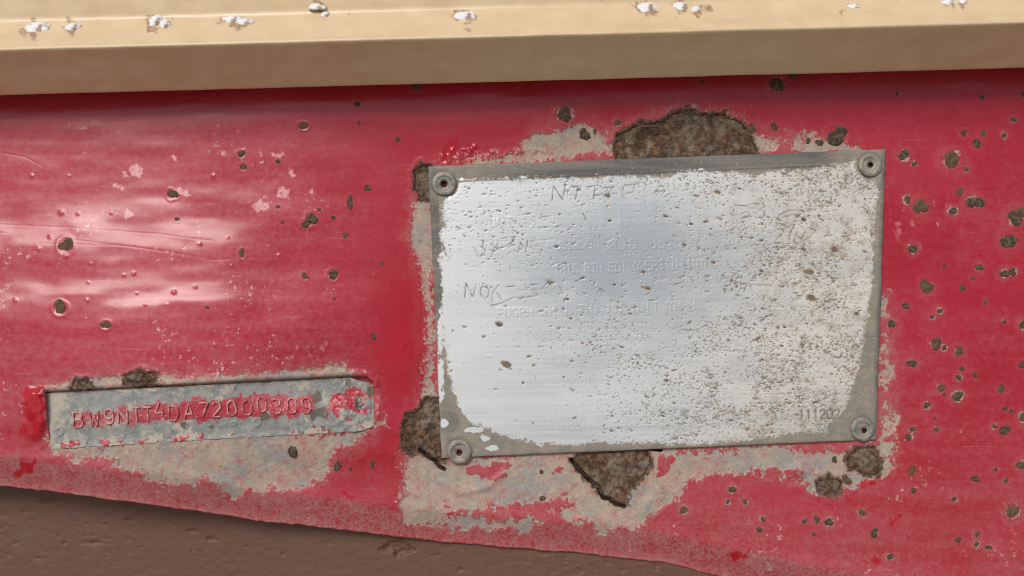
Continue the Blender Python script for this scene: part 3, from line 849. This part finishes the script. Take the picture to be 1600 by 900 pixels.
# ------------------------------------------------------------------ identification plate
plate = thing('identification_plate', 'pitted silver rectangular identification plate riveted to the red panel', 'plate')
nu, nv = 660, 420
u, v_ = np.meshgrid(np.linspace(0, 1, nu), np.linspace(0, 1, nv))
Q = np.array(PLATE, float)
X = (Q[0, 0] * (1 - u) + Q[1, 0] * u) * (1 - v_) + (Q[3, 0] * (1 - u) + Q[2, 0] * u) * v_
Y = (Q[0, 1] * (1 - u) + Q[1, 1] * u) * (1 - v_) + (Q[3, 1] * (1 - u) + Q[2, 1] * u) * v_
ed = -poly_sdf(X, Y, PLATE)
wob = 1.6 * fbm(X, Y, 22, oct=3, seed=130)
X = X + wob * np.exp(-ed / 3.0); Y = Y + 1.4 * fbm(X, Y, 25, oct=3, seed=131) * np.exp(-ed / 3.0)
CLEAN = [(716, 281), (760, 281), (804, 279), (873, 277), (940, 276), (1006, 275), (1030, 278), (1042, 272), (1092, 266), (1130, 268), (1177, 274), (1211, 268), (1256, 266), (1279, 261), (1336, 250),
 (1340, 270), (1350, 280), (1369, 284), (1372, 300), (1369, 317), (1366, 345), (1362, 376), (1364, 407), (1363, 430), (1357, 485), (1348, 535), (1339, 580), (1329, 607), (1325, 625), (1313, 648), (1296, 660),
 (1290, 675), (1252, 675), (1185, 684), (1140, 691), (1050, 694), (950, 691), (889, 696), (842, 692), (806, 684), (765, 673), (738, 661), (718, 639), (709, 610), (702, 585), (696, 540),
 (690, 500), (691, 463), (689, 434), (687, 407), (692, 390), (688, 367), (696, 355), (692, 340), (691, 315), (700, 304), (712, 298)]
n1 = fbm(X, Y, 34, oct=4, seed=132); n2 = fbm(X, Y, 8, oct=4, seed=133, gain=.6)
sc_ = poly_sdf(X, Y, CLEAN)
gr = sstep(-6, 6, sc_ + 13 * n2 + 3 * n1)
# white paint flecks left in the grime
for (cx, cy, rx, ry) in ((695, 661, 6, 8), (740, 672, 16, 4), (757, 684, 7, 6), (770, 700, 9, 4), (688, 590, 6, 40), (846, 693, 8, 4), (688, 520, 4, 40)):
    q = ((X - cx) / rx) ** 2 + ((Y - cy) / ry) ** 2
    gr *= 1 - 0.95 * sstep(1.3, 0.5, q + 3.0 * n2)
topline = np.interp(X, [669, 1384], [260, 233])
band = sstep(30, 22, Y - topline + 5 * n2) * sstep(700, 830, X) * sstep(1330, 1270, X)
band = np.maximum(band, 0.8 * sstep(1374, 1380, X + (Y - 260) * 0.03 + 4 * n1)) 
band = np.maximum(band, 0.9 * sstep(686, 680, X - (Y - 260) * 0.045 + 6 * n2) * sstep(520, 470, Y))
band = np.maximum(band, 0.6 * sstep(8, 0, np.hypot(X - 700, Y - 660) - 14))
# oxidised (white) versus bare metal
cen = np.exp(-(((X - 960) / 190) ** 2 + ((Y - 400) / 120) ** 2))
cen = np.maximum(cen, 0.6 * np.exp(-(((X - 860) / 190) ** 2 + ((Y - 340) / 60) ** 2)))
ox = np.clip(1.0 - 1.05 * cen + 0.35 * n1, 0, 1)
warm = np.clip(sstep(980, 1340, X + 60 * n1) * 0.9 + 0.25 * sstep(560, 700, Y) * sstep(1000, 1200, X), 0, 1)  # warm reflected light painted onto the right side, along with beige dust
# specks
spk = np.zeros(X.shape)
rs = np.random.default_rng(55)
def stamp(cx, cy, rx, ry, th, amt, arr):
    # locate window in the grid
    uu = (cx - 669) / 710; vv = (cy - 247 + 27 * (uu - .5)) / 455
    i0 = int(vv * nv); j0 = int(uu * nu); k = int(max(rx, ry) * 1.9) + 4
    a, b = max(0, i0 - k), min(nv, i0 + k); c, d = max(0, j0 - k), min(nu, j0 + k)
    if a >= b or c >= d: return
    xx = X[a:b, c:d] - cx; yy = Y[a:b, c:d] - cy
    xr = xx * math.cos(th) + yy * math.sin(th); yr = -xx * math.sin(th) + yy * math.cos(th)
    q = np.sqrt((xr / rx) ** 2 + (yr / ry) ** 2) + 1.3 * n2[a:b, c:d]
    arr[a:b, c:d] = np.maximum(arr[a:b, c:d], amt * sstep(1.35, 0.6, q))
cnt = 0
while cnt < 17500:
    cx = rs.uniform(680, 1378); cy = rs.uniform(250, 705)
    dens = 0.12 + 0.88 * sstep(1000, 1320, cx) ** 1.3 + 0.26 * sstep(450, 620, cy) + 0.12 * sstep(320, 285, cy)
    dens *= np.clip(0.75 + 2.6 * float(fbm(cx, cy, 45, 28, 3, 140)), 0.1, 1.6)
    dens *= 1 - 0.6 * math.exp(-(((cx - 960) / 130) ** 2 + ((cy - 380) / 80) ** 2))
    if rs.random() > dens: continue
    cnt += 1
    big = rs.random()
    r = 0.62 + 0.62 * rs.random() + (1.8 * rs.random() if big > 0.94 else 0)
    stamp(cx, cy, r * rs.uniform(1.0, 2.0), r * rs.uniform(0.6, 0.9), rs.uniform(-.5, .5), rs.uniform(0.4, 1.0), spk)
for (cx, cy, r) in ((1256, 343, 3.4), (1338, 489, 3), (816, 598, 2.6), (886, 467, 2.6), (960, 445, 3), (953, 345, 2.6), (860, 442, 4.5), (950, 306, 5), (1114, 410, 3), (1143, 438, 2.6), (1227, 511, 2.6),
                    (892, 498, 2.8), (779, 507, 5), (791, 569, 6), (1005, 425, 3), (1012, 450, 3.5), (1040, 338, 4), (781, 330, 2.2), (875, 335, 2.4), (1080, 350, 2.5), (1120, 300, 4.5), (1268, 466, 6), (1263, 425, 6), (1305, 390, 5)):
    stamp(cx, cy, r * 1.3, r * .8, 0.2, 1.0, spk)
for k in range(40):     # broad soft smudges towards the right edge
    stamp(rs.normal(1290, 50), rs.normal(440, 60), rs.uniform(4, 9), rs.uniform(2, 3.5), rs.uniform(-.3, .3), rs.uniform(.25, .5), spk)
# engraving
en = np.zeros(X.shape); dent = np.zeros(X.shape)
Z = {1: (680, 250), 2: (1020, 250), 3: (680, 400), 4: (1020, 400), 6: (1050, 540)}
def zz(k, pts): return [(Z[k][0] + a / 4.444, Z[k][1] + b / 4.444) for a, b in pts]
def ell(cx, cy, rx, ry): return arc(cx, cy, rx, ry, 0, 360, 16)
DARK = [zz(1, p) for p in (
 [(812, 282), (822, 180), (885, 278), (905, 172)], [(940, 190), (1012, 178)], [(994, 182), (974, 272)], [(1062, 186), (1150, 174)], [(1112, 180), (1100, 270)], [(1100, 246), (1150, 242)],
 [(1190, 198), (1238, 182), (1205, 238), (1262, 230)], [(1306, 190), (1302, 262)], [(1320, 176), (1386, 168), (1378, 222), (1322, 236)], [(1448, 155), (1470, 182), (1452, 215)],
 [(1515, 238), (1582, 158), (1592, 218)], [(1528, 216), (1602, 216)],
 [(715, 472), (772, 465)], [(740, 396), (782, 390)], [(1026, 370), (1046, 405), (1030, 432)], [(838, 466), (885, 450)], [(612, 376), (660, 372)],
 [(272, 608), (300, 672)], [(312, 600), (350, 622), (338, 652), (302, 680)], [(330, 600), (336, 562)], [(402, 562), (412, 605), (396, 656)], [(438, 560), (426, 618), (396, 656)], [(440, 612), (482, 606), (546, 562)],
 [(540, 555), (520, 600)], [(578, 650), (592, 572), (632, 640), (642, 560)], [(668, 566), (740, 556), (830, 548)], [(696, 600), (722, 596)])]
DARK += [zz(2, p) for p in (
 [(568, 315), (655, 318)], [(655, 318), (712, 298)], [(622, 372), (664, 360), (676, 382), (618, 406)], [(640, 402), (664, 396)], [(714, 308), (768, 302), (776, 326), (738, 346), (780, 366), (770, 398), (712, 400)],
 [(832, 345), (842, 362)], [(890, 306), (880, 322)], [(900, 298), (938, 308), (946, 348), (878, 384)], [(946, 352), (985, 350)],
 [(866, 478), (905, 480), (904, 506), (838, 578), (906, 572)], [(978, 458), (950, 520), (944, 580), (986, 570), (988, 538)], [(1034, 464), (1062, 490), (1034, 546), (992, 520), (1010, 500)],
 [(1088, 470), (1132, 488), (1100, 530), (1050, 560), (1122, 582)], [(1165, 480), (1214, 456), (1226, 500), (1160, 562), (1146, 540), (1242, 520)], [(790, 500), (832, 504)], [(752, 552), (790, 538)])]
DARK += [zz(3, p) for p in (
 [(204, 292), (214, 188), (260, 286), (286, 198)], ell(343, 250, 30, 42), [(394, 322), (400, 250), (440, 204)], [(400, 266), (430, 258), (456, 302)], [(384, 346), (452, 330), (542, 290), (604, 292), (722, 270)],
 [(488, 216), (552, 208)], [(568, 242), (604, 238)], [(624, 200), (632, 222)], [(664, 200), (722, 194)], [(670, 236), (706, 232)], [(740, 232), (782, 178), (812, 216)], [(864, 208), (880, 246)],
 [(1074, 170), (1116, 180), (1100, 206)], [(1130, 262), (1150, 224), (1182, 256)], [(1140, 224), (1166, 276)], [(1430, 214), (1490, 234), (1502, 246), (1458, 276)], [(1478, 310), (1548, 304)],
 [(960, 180), (1000, 172)])]
DARK += [zz(4, p) for p in ([(170, 156), (202, 148)], [(134, 206), (218, 178)], [(478, 162), (486, 128), (502, 152)], [(530, 212), (556, 140), (592, 120), (596, 150)], [(556, 180), (592, 186), (584, 218)],
 [(680, 204), (760, 200), (820, 204)], [(205, 510), (300, 520), (350, 490), (410, 460)])]
LIGHT = [zz(1, p) for p in ([(616, 376), (620, 480)], [(680, 378), (692, 430), (660, 476)], [(820, 400), (814, 440), (838, 466)], [(1284, 340), (1284, 462)], [(785, 560), (790, 602)],
 [(834, 612), (880, 560), (892, 622)], [(844, 616), (942, 620)], [(996, 570), (1000, 612)], [(1020, 622), (1084, 545), (1086, 622)], [(1050, 550), (1085, 545)], [(1180, 634), (1246, 585), (1244, 550), (1205, 575)],
 ell(1287, 582, 34, 44), ell(1372, 585, 24, 34), [(1500, 575), (1528, 575), (1534, 602), (1512, 616)], ell(1575, 590, 22, 24))]
LIGHT += [zz(3, p) for p in ([(910, 190), (914, 272)], [(1286, 178), (1292, 262)], [(350, 700), (400, 690)])]
for cx in (1110, 1160):
    pass
for st in DARK:
    d = ldist(X, Y, st, 8) + 0.8 * n2
    g_ = np.exp(-(d / 0.9) ** 2)
    en = np.maximum(en, g_ * 0.92 * np.clip(0.75 + 1.9 * fbm(X, Y, 8, oct=3, seed=150), 0.1, 1.0))
    dent = np.maximum(dent, g_)
lite = np.zeros(X.shape)
for st in LIGHT:
    lite = np.maximum(lite, np.exp(-(ldist(X, Y, st, 8) / 1.1) ** 2))
prn = np.zeros(X.shape)
def line_text(txt, x0, y0, x1, y1, h, w, amp=1.0):
    global prn
    k = len(txt)
    for i, c in enumerate(txt):
        if c == ' ': continue
        tt = (i + .5) / k
        for st in glyph_px(c, x0 + (x1 - x0) * tt, y0 + (y1 - y0) * tt, h, w, math.atan2(y1 - y0, x1 - x0)):
            prn = np.maximum(prn, amp * np.exp(-(ldist(X, Y, st, 6) / 1.0) ** 2))
line_text('THIS RTH EDI OWERS INDUIO', 866, 422, 1105, 411, 13, 7.5)
line_text('FUGPH WM I THI MN TUIT YNHH', 776, 489, 1088, 476, 13, 8)
line_text('UAIT', 765, 348, 800, 346, 13, 7)
line_text('LI T RIE', 876, 546, 952, 543, 12, 7, 0.7)
line_text('HI NIII', 842, 650, 915, 647, 12, 7, 0.7)
line_text('HOHNITRI', 868, 668, 1000, 663, 12, 8, 0.7)
en2 = np.zeros(X.shape)
for i, c in enumerate('-111202'):
    for st in glyph_px(c, 1242 + i * 11.0 + (4 if i == 0 else 0), 647.5, 14 if c != '-' else 14, 9, -0.03):
        d = ldist(X, Y, st, 8) + .5 * n2
        en2 = np.maximum(en2, np.exp(-(d / 1.5) ** 2))
en = np.maximum(en, en2 * 0.85); dent = np.maximum(dent, en2 * 4.0)
clr = sstep(12, 4, ldist(X, Y, [(1245, 648), (1312, 646)], 20)); spk *= 1 - 0.75 * clr
for q_ in (zz(2, [(620, 350), (960, 340)]), zz(2, [(850, 525), (1230, 510)])):
    spk *= 1 - 0.6 * sstep(14, 6, ldist(X, Y, q_, 20))
en *= (1 - gr)
bow = 1.6 * fbm(X, Y, 420, 300, 2, 160) + 0.8 * fbm(X, Y, 120, 90, 2, 161)
Op = 5.2 + bow - 0.22 * dent + 0.16 * lite + 0.24 * prn - 0.5 * spk + 0.5 * gr * n2
Op -= 1.6 * np.exp(-ed / 1.8)
# pressed crease along the top edge
Op += 0.9 * sstep(3.0, 0.0, np.abs(Y - topline - 24 + 4 * u)) * sstep(680, 720, X) * sstep(1320, 1280, X)
RIV = [(694, 287, 19.5, 0), (1360, 258, 18.5, 1), (718, 706, 19.5, 2), (1348, 671, 19, 3)]
for (cx, cy, r, k) in RIV:
    q = np.hypot(X - cx, Y - cy)
    Op -= 1.4 * np.exp(-((q - r) / 3.0) ** 2) + 14 * sstep(r * .62, r * .5, q)
    gr = np.maximum(gr, 0.9 * sstep(r + 6, r + 1, q + 9 * n2))
v = np.stack(P3(X, Y, Op), -1).reshape(-1, 3)
f = grid_faces(*X.shape)
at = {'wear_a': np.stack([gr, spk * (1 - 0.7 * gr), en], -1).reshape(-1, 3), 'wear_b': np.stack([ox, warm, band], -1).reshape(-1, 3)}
v, f, at = skirt(v, f, at, 4.6 * S)
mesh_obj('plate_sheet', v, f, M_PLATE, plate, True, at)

def lathe(name, prof, cx, cy, base, mat, parent, seg=40, wob=0.05, seed=0, ox_=0, oy_=0):
    vs_ = []; fs = []
    for j in range(seg):
        a = 2 * math.pi * j / seg
        for (r, h) in prof:
            w_ = 1 + wob * 2 * float(fbm(math.cos(a) * 3 + seed * 7, math.sin(a) * 3 + r * .15, 1.0, oct=2, seed=seed))
            k = 1 - min(1, r / 14)
            vs_.append(tuple(float(c) for c in P3(cx + math.cos(a) * r * w_ + ox_ * k, cy + math.sin(a) * r * w_ + oy_ * k, base + h + 0.5 * float(fbm(cx + math.cos(a) * r, cy + math.sin(a) * r, 6, oct=2, seed=9)))))
    m = len(prof)
    for j in range(seg):
        j2 = (j + 1) % seg
        for i in range(m - 1):
            fs.append((j * m + i, j * m + i + 1, j2 * m + i + 1, j2 * m + i))
    return mesh_obj(name, vs_, fs, mat, parent)
for (cx, cy, r, k) in RIV:
    hr = (5.2, 4.2, 4.6, 3.8)[k]
    offx, offy = ((0, 1), (0, 0), (0, 2), (3, 3))[k]
    prof = [(r, -1.5), (r * .99, 0.4), (r * .95, 1.5), (r * .86, 2.3), (r * .70, 2.5), (r * .62, 2.0), (r * .57, 0.9), (r * .50, 1.4), (hr + 1.5, 0.7), (hr, -0.6), (hr * .92, -9)]
    rv = lathe('rivet', prof, cx, cy, 5.6, M_RIVET, plate, 44, (0.03, 0.025, 0.08, 0.07)[k], k, offx, offy)
    core = [(hr * .95, -6.5), (hr * .6, -5.2), (hr * .3, -5.6), (0.05, -6.2)]
    lathe('rivet_core', core, cx, cy, 5.6, M_HOLE, rv, 16, 0.1, k + 5, offx, offy)

# ------------------------------------------------------------------ cream trim rail across the top
rail = thing('trim_rail', 'cream painted stepped metal rail with white corrosion blisters above the panel', 'rail')
PROF = [(-14, 3.0), (-1.5, -8.5), (0.6, -10.2), (0.8, -11.6), (-1.4, -12.2), (-22, -17.0), (-45, -22.0), (-66, -26.6), (-69, -27.2), (-71.5, -27.4), (-74, -26.8), (-80, -25.0),
        (-92, -21.6), (-102, -18.8), (-108, -17.4), (-112, -16.7), (-117, -16.4), (-128, -16.8), (-150, -17.4), (-200, -17.2), (-300, -13.0), (-420, -2.0), (-460, 8)]
BLIS = [(58, 44, 24, 15), (113, 43, 15, 12), (243, 33, 14, 15), (258, 38, 10, 13), (362, 30, 17, 10), (382, 34, 15, 9), (496, 10, 16, 11), (508, 22, 8, 9), (727, 25, 20, 14), (1010, 12, 20, 16),
        (1064, 10, 14, 12), (1088, 15, 10, 9), (1334, 10, 12, 7), (1482, 4, 14, 9), (1505, 3, 8, 7)]
def low(px_): return 148.0 - 43.0 * px_ / 1600.0
def prof_depth(dpy):
    a = sorted(PROF[3:20], key=lambda q: q[0])
    return float(np.interp(dpy, [q[0] for q in a], [q[1] for q in a]))
pd_ = []
for a, b in zip(PROF[:-1], PROF[1:]):
    k = max(1, int(abs(a[0] - b[0]) / 4)) if b[0] > -210 else 6
    for i in range(k): pd_.append((a[0] + (b[0] - a[0]) * i / k, a[1] + (b[1] - a[1]) * i / k))
pd_.append(PROF[-1])
cols = np.concatenate([np.arange(-560, -40, 30), np.arange(-40, 1640, 5.0), np.arange(1640, 2200, 30)])
PXm, DPm = np.meshgrid(cols, np.array([p[0] for p in pd_]))
DY = np.repeat(np.array([p[1] for p in pd_])[:, None], len(cols), 1) * 0.001
PYm = low(PXm) + DPm
wob = 0.0007 * fbm(PXm, PYm, 300, 80, 3, 170) + 0.00022 * fbm(PXm, PYm, 40, 14, 3, 171)
DYw = DY + wob
k_ = (D + DYw) / D
v = np.stack([(PXm - 800) * S * k_, DYw, (450 - PYm - 1.5 * fbm(PXm, 0 * PXm, 90, oct=3, seed=172)) * S * k_], -1).reshape(-1, 3)
stain = np.zeros(PXm.shape)
nn = fbm(PXm, PYm, 10, oct=3, seed=173)
for (cx, cy, rx, ry) in BLIS + [(1320, 14, 9, 5), (545, 20, 6, 4), (1110, 12, 7, 5)]:
    q = np.hypot((PXm - cx) / (rx * 1.15), (PYm - cy - 3) / (ry * 1.25))
    stain = np.maximum(stain, 0.62 * sstep(1.1, 0.5, q + 2.2 * nn))
f = grid_faces(*PXm.shape, flip=True)
mesh_obj('rail_profile', v, f, M_RAIL, rail, True, {'stain': np.stack([stain] * 3, -1).reshape(-1, 3)})

import bmesh
for i, (cx, cy, rx, ry) in enumerate(BLIS):
    bm = bmesh.new()
    bmesh.ops.create_icosphere(bm, subdivisions=3, radius=1.0)
    rr = random.Random(i)
    for vtx in bm.verts:
        c = vtx.co
        k = 1 + 0.75 * float(fbm(c.x * 2 + i * 5 + c.y, c.z * 2 + c.y * 1.3, 1.1, oct=3, seed=i))
        vtx.co = c * k
    y_d = prof_depth(cy - low(cx)) * 0.001
    kk = (D + y_d) / D
    for vtx in bm.verts:
        c = vtx.co
        vtx.co = Vector((c.x * rx * 0.85, c.y * ry * 0.28, c.z * ry * 0.85)) * S * kk
    me = bpy.data.meshes.new('corrosion_blister'); bm.to_mesh(me); bm.free()
    me.materials.append(M_BLIS)
    me.polygons.foreach_set('use_smooth', np.ones(len(me.polygons), bool))
    o = bpy.data.objects.new('corrosion_blister', me)
    link(o, rail)
    o.location = Pd(cx, cy, y_d)
    o.rotation_euler = (math.radians(-35), 0, 0)

# ------------------------------------------------------------------ lean everything back as one
for o in TOPS:
    o.matrix_world = ROT @ o.matrix_world
